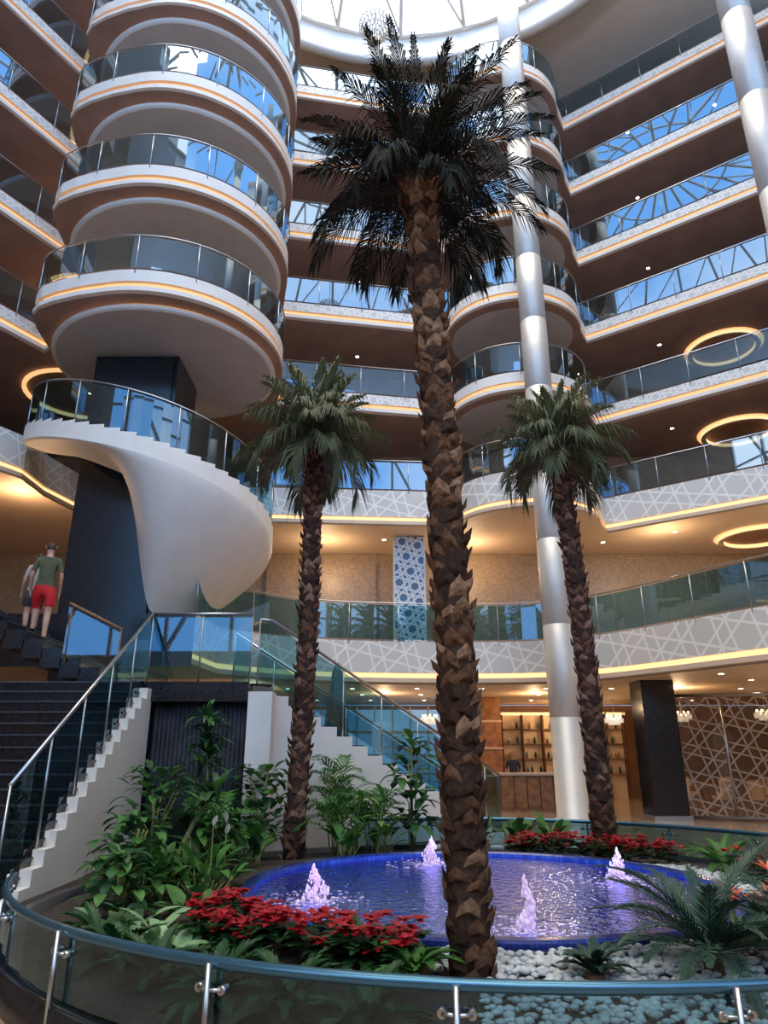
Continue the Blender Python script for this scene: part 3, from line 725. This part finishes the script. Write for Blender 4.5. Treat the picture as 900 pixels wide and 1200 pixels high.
# ------------------------------------------------------------------ people
SKIN=simple('skin',(.50,.29,.20),.5,var=.05); HAIR=simple('hair',(.03,.02,.015),.6,var=.3,scale=40)
EYE=simple('eye',(.02,.02,.02),.2); LIP=simple('lip',(.4,.12,.1),.5)
def person(loc,face,shirt,shorts,s=1.0,mirror=1):
    V=[];E=[];Rr=[]
    def a(x,y,z,r,par=None,r2=None):
        V.append((x*mirror,y,z)); Rr.append((r,r2 or r)); 
        if par is not None: E.append((par,len(V)-1))
        return len(V)-1
    pel=a(0,0,.95,.145,None,.115); sp=a(0,0,1.14,.125,pel,.10); ch=a(0,.0,1.34,.16,sp,.11); n0=a(0,.01,1.47,.07,ch); nk=a(0,.02,1.53,.052,n0)
    h1=a(0,.035,1.60,.075,nk,.085); h2=a(0,.035,1.68,.080,h1,.098); h3=a(0,.03,1.745,.055,h2,.06)
    for sx in (1,-1):
        sh=a(.17*sx,0,1.41,.062,ch); el=a(.235*sx,-.03,1.13,.042,sh); wr=a(.235*sx,.10,.92,.027,el); hd=a(.23*sx,.13,.86,.034,wr,.02)
        for q in range(4):
            f1=a(.23*sx,.105+.02*q,.80,.010,hd); f2=a(.222*sx,.115+.02*q,.765-.006*(q%3),.008,f1)
        th=a(.21*sx,.175,.84,.011,hd); a(.2*sx,.19,.80,.009,th)
    # standing leg
    hp=a(.095,0,.86,.105,pel); kn=a(.10,.03,.49,.062,hp); cf=a(.10,-.02,.33,.058,kn); an=a(.10,-.03,.09,.036,cf); a(.10,-.07,.045,.034,an); f=a(.11,.06,.04,.038,an,.03); a(.115,.14,.03,.03,f,.022)
    # raised leg on next step
    hp=a(-.095,.02,.86,.105,pel); kn=a(-.11,.20,.60,.062,hp); cf=a(-.11,.18,.45,.058,kn); an=a(-.11,.16,.26,.036,cf); a(-.11,.12,.215,.034,an); f=a(-.12,.25,.21,.038,an,.03); a(-.125,.33,.20,.03,f,.022)
    me=bpy.data.meshes.new('tmp'); me.from_pydata(V,E,[]); ob=bpy.data.objects.new('tmp',me); bpy.context.scene.collection.objects.link(ob)
    md=ob.modifiers.new('s','SKIN'); md.use_smooth_shade=True
    for i,v in enumerate(me.skin_vertices[0].data): v.radius=Rr[i]; v.use_root=(i==0)
    sb=ob.modifiers.new('b','SUBSURF'); sb.levels=2; sb.render_levels=2
    dg=bpy.context.evaluated_depsgraph_get(); m2=bpy.data.meshes.new_from_object(ob.evaluated_get(dg))
    bpy.data.objects.remove(ob)
    mats=[SKIN,shirt,shorts,HAIR,DARK,EYE,LIP]
    m2.materials.clear()
    for mt in mats: m2.materials.append(mt)
    for v in m2.vertices:   # cloth volume
        x,y,z=v.co
        if .6<z<1.0 and abs(x)<.22 and not (abs(x)>.19): 
            k=1+.12*min(1,(1.0-z)/.25); v.co.x=x*k; v.co.y=y*k if z>.8 else y+(y-.06)*.1
    for p in m2.polygons:
        x,y,z=p.center; x*=mirror; ax=abs(x); mi=0
        if z>1.52: mi=3 if (z>1.60 and (y<.06 or z>1.72)) else 0
        elif z>.94 and ax<.2 or (z>1.2): mi=1 if z<1.475 else 0
        elif z>.58 and ax<.205: mi=2
        elif z<.06 or (x<-.04 and z<.225 and z>.12 and y>.05): mi=4
        p.material_index=mi; p.use_smooth=True
    o=bpy.data.objects.new('person',m2); bpy.context.scene.collection.objects.link(o)
    o.location=loc; o.rotation_euler=(0,0,face); o.scale=(s,s,s)
    mb=MB()
    for sx in (-1,1):
        mb.blob((.032*sx,.125,1.675),.012,EYE,1); mb.blob((.088*sx,.03,1.665),.022,SKIN,1,(.5,.8,1.3))
    mb.blob((0,.14,1.65),.016,SKIN,1,(.8,1,1.5)); mb.blob((0,.128,1.612),.018,LIP,1,(1.3,.4,.4))
    mb.build('face_features',o)
OLIVE=simple('olive_shirt',(.07,.08,.04),.8,var=.2); RED=simple('red_shorts',(.60,.012,.018),.7,var=.1)
WS=simple('pale_shirt',(.34,.30,.27),.8,var=.1); DS=simple('dark_shorts',(.04,.04,.05),.8)
person((-6.40,12.95,2.74+.17*5),rad(20),OLIVE,RED,1.08)
person((-6.85,13.5,2.74+.17*6),rad(35),WS,DS,.95,-1)
person((4.2,24.2,0),rad(170),DS,DS)

# ------------------------------------------------------------------ lattice panel on mezzanine
mb=MB(); mb.box(.36,1.3,22.3,22.4,4.8,8.48,PANEL); mb.box(.3,.36,22.26,22.44,4.8,8.48,WHITE); mb.box(1.3,1.36,22.26,22.44,4.8,8.48,WHITE); mb.build('lattice_screen')

# ------------------------------------------------------------------ lights
def light(name,t,loc,e,col,size=.3,rot=None):
    ld=bpy.data.lights.new(name,t); ld.energy=e; ld.color=col
    if t=='POINT': ld.shadow_soft_size=size
    if t=='SUN': ld.angle=size
    if t=='AREA': ld.size=size
    o=bpy.data.objects.new(name,ld); o.location=loc
    if rot: o.rotation_euler=rot
    bpy.context.scene.collection.objects.link(o); return o
light('daylight_sun','SUN',(0,0,40),4.4,(1,.85,.66),rad(60),(rad(14),rad(-6),0))
for x,y in ((0,24),(5,24),(9,22),(11,17),(-4,22),(7,27.5)): light('lobby_downlight','POINT',(x,y,3.1),75,(1,.66,.36),.08)
for x,y in ((-2,22.7),(3,23),(9,21.5),(13,18.5)): light('mezzanine_downlight','POINT',(x,y,7.7),85,(1,.70,.42),.08)
light('stair_hall_lamp','POINT',(-10,18,7.9),100,(1,.62,.34),.08)
for z in LV[1:]: light('hall_fill_light','POINT',(-9.8,20.8,z+1.5),100,(1,.62,.36),.08)  # added warm fill, one per level, to brighten the left hall
for x,y in ((9,15.5),(13,13)): light('ceiling_fill_light','POINT',(x,y,27.6),120,(1,.85,.68),.04)  # added fill lights that lift the ceiling beside the skylight

w=bpy.data.worlds.new('sky'); bpy.context.scene.world=w; w.use_nodes=True; n=w.node_tree.nodes; l=w.node_tree.links
bg=n['Background']; tc=n.new('ShaderNodeTexCoord'); no=n.new('ShaderNodeTexNoise'); no.inputs['Scale'].default_value=2.2; no.inputs['Detail'].default_value=5
l.new(tc.outputs['Generated'],no.inputs['Vector']); cr=n.new('ShaderNodeValToRGB'); cr.color_ramp.elements[0].position=.46; cr.color_ramp.elements[1].position=.72
cr.color_ramp.elements[0].color=(.20,.46,.90,1); cr.color_ramp.elements[1].color=(1,1,1,1)
l.new(no.outputs['Fac'],cr.inputs[0])
sp=n.new('ShaderNodeSeparateXYZ'); l.new(tc.outputs['Generated'],sp.inputs[0])
mr=n.new('ShaderNodeMapRange'); mr.inputs[1].default_value=.76; mr.inputs[2].default_value=.86; l.new(sp.outputs[2],mr.inputs[0])
mxw=n.new('ShaderNodeMix'); mxw.data_type='RGBA'; mxw.inputs[7].default_value=(1,.93,.84,1)
l.new(mr.outputs[0],mxw.inputs[0]); l.new(cr.outputs[0],mxw.inputs[6]); l.new(mxw.outputs[2],bg.inputs[0]); bg.inputs[1].default_value=3.3

# ------------------------------------------------------------------ camera
cd=bpy.data.cameras.new('camera'); co=bpy.data.objects.new('camera',cd); bpy.context.scene.collection.objects.link(co)
cd.sensor_fit='VERTICAL'; cd.sensor_height=36; cd.lens=820/1200*36; cd.clip_end=200; cd.clip_start=.05
co.location=(0,0,1.6); co.rotation_euler=(rad(90+19.17),0,0)
bpy.context.scene.camera=co
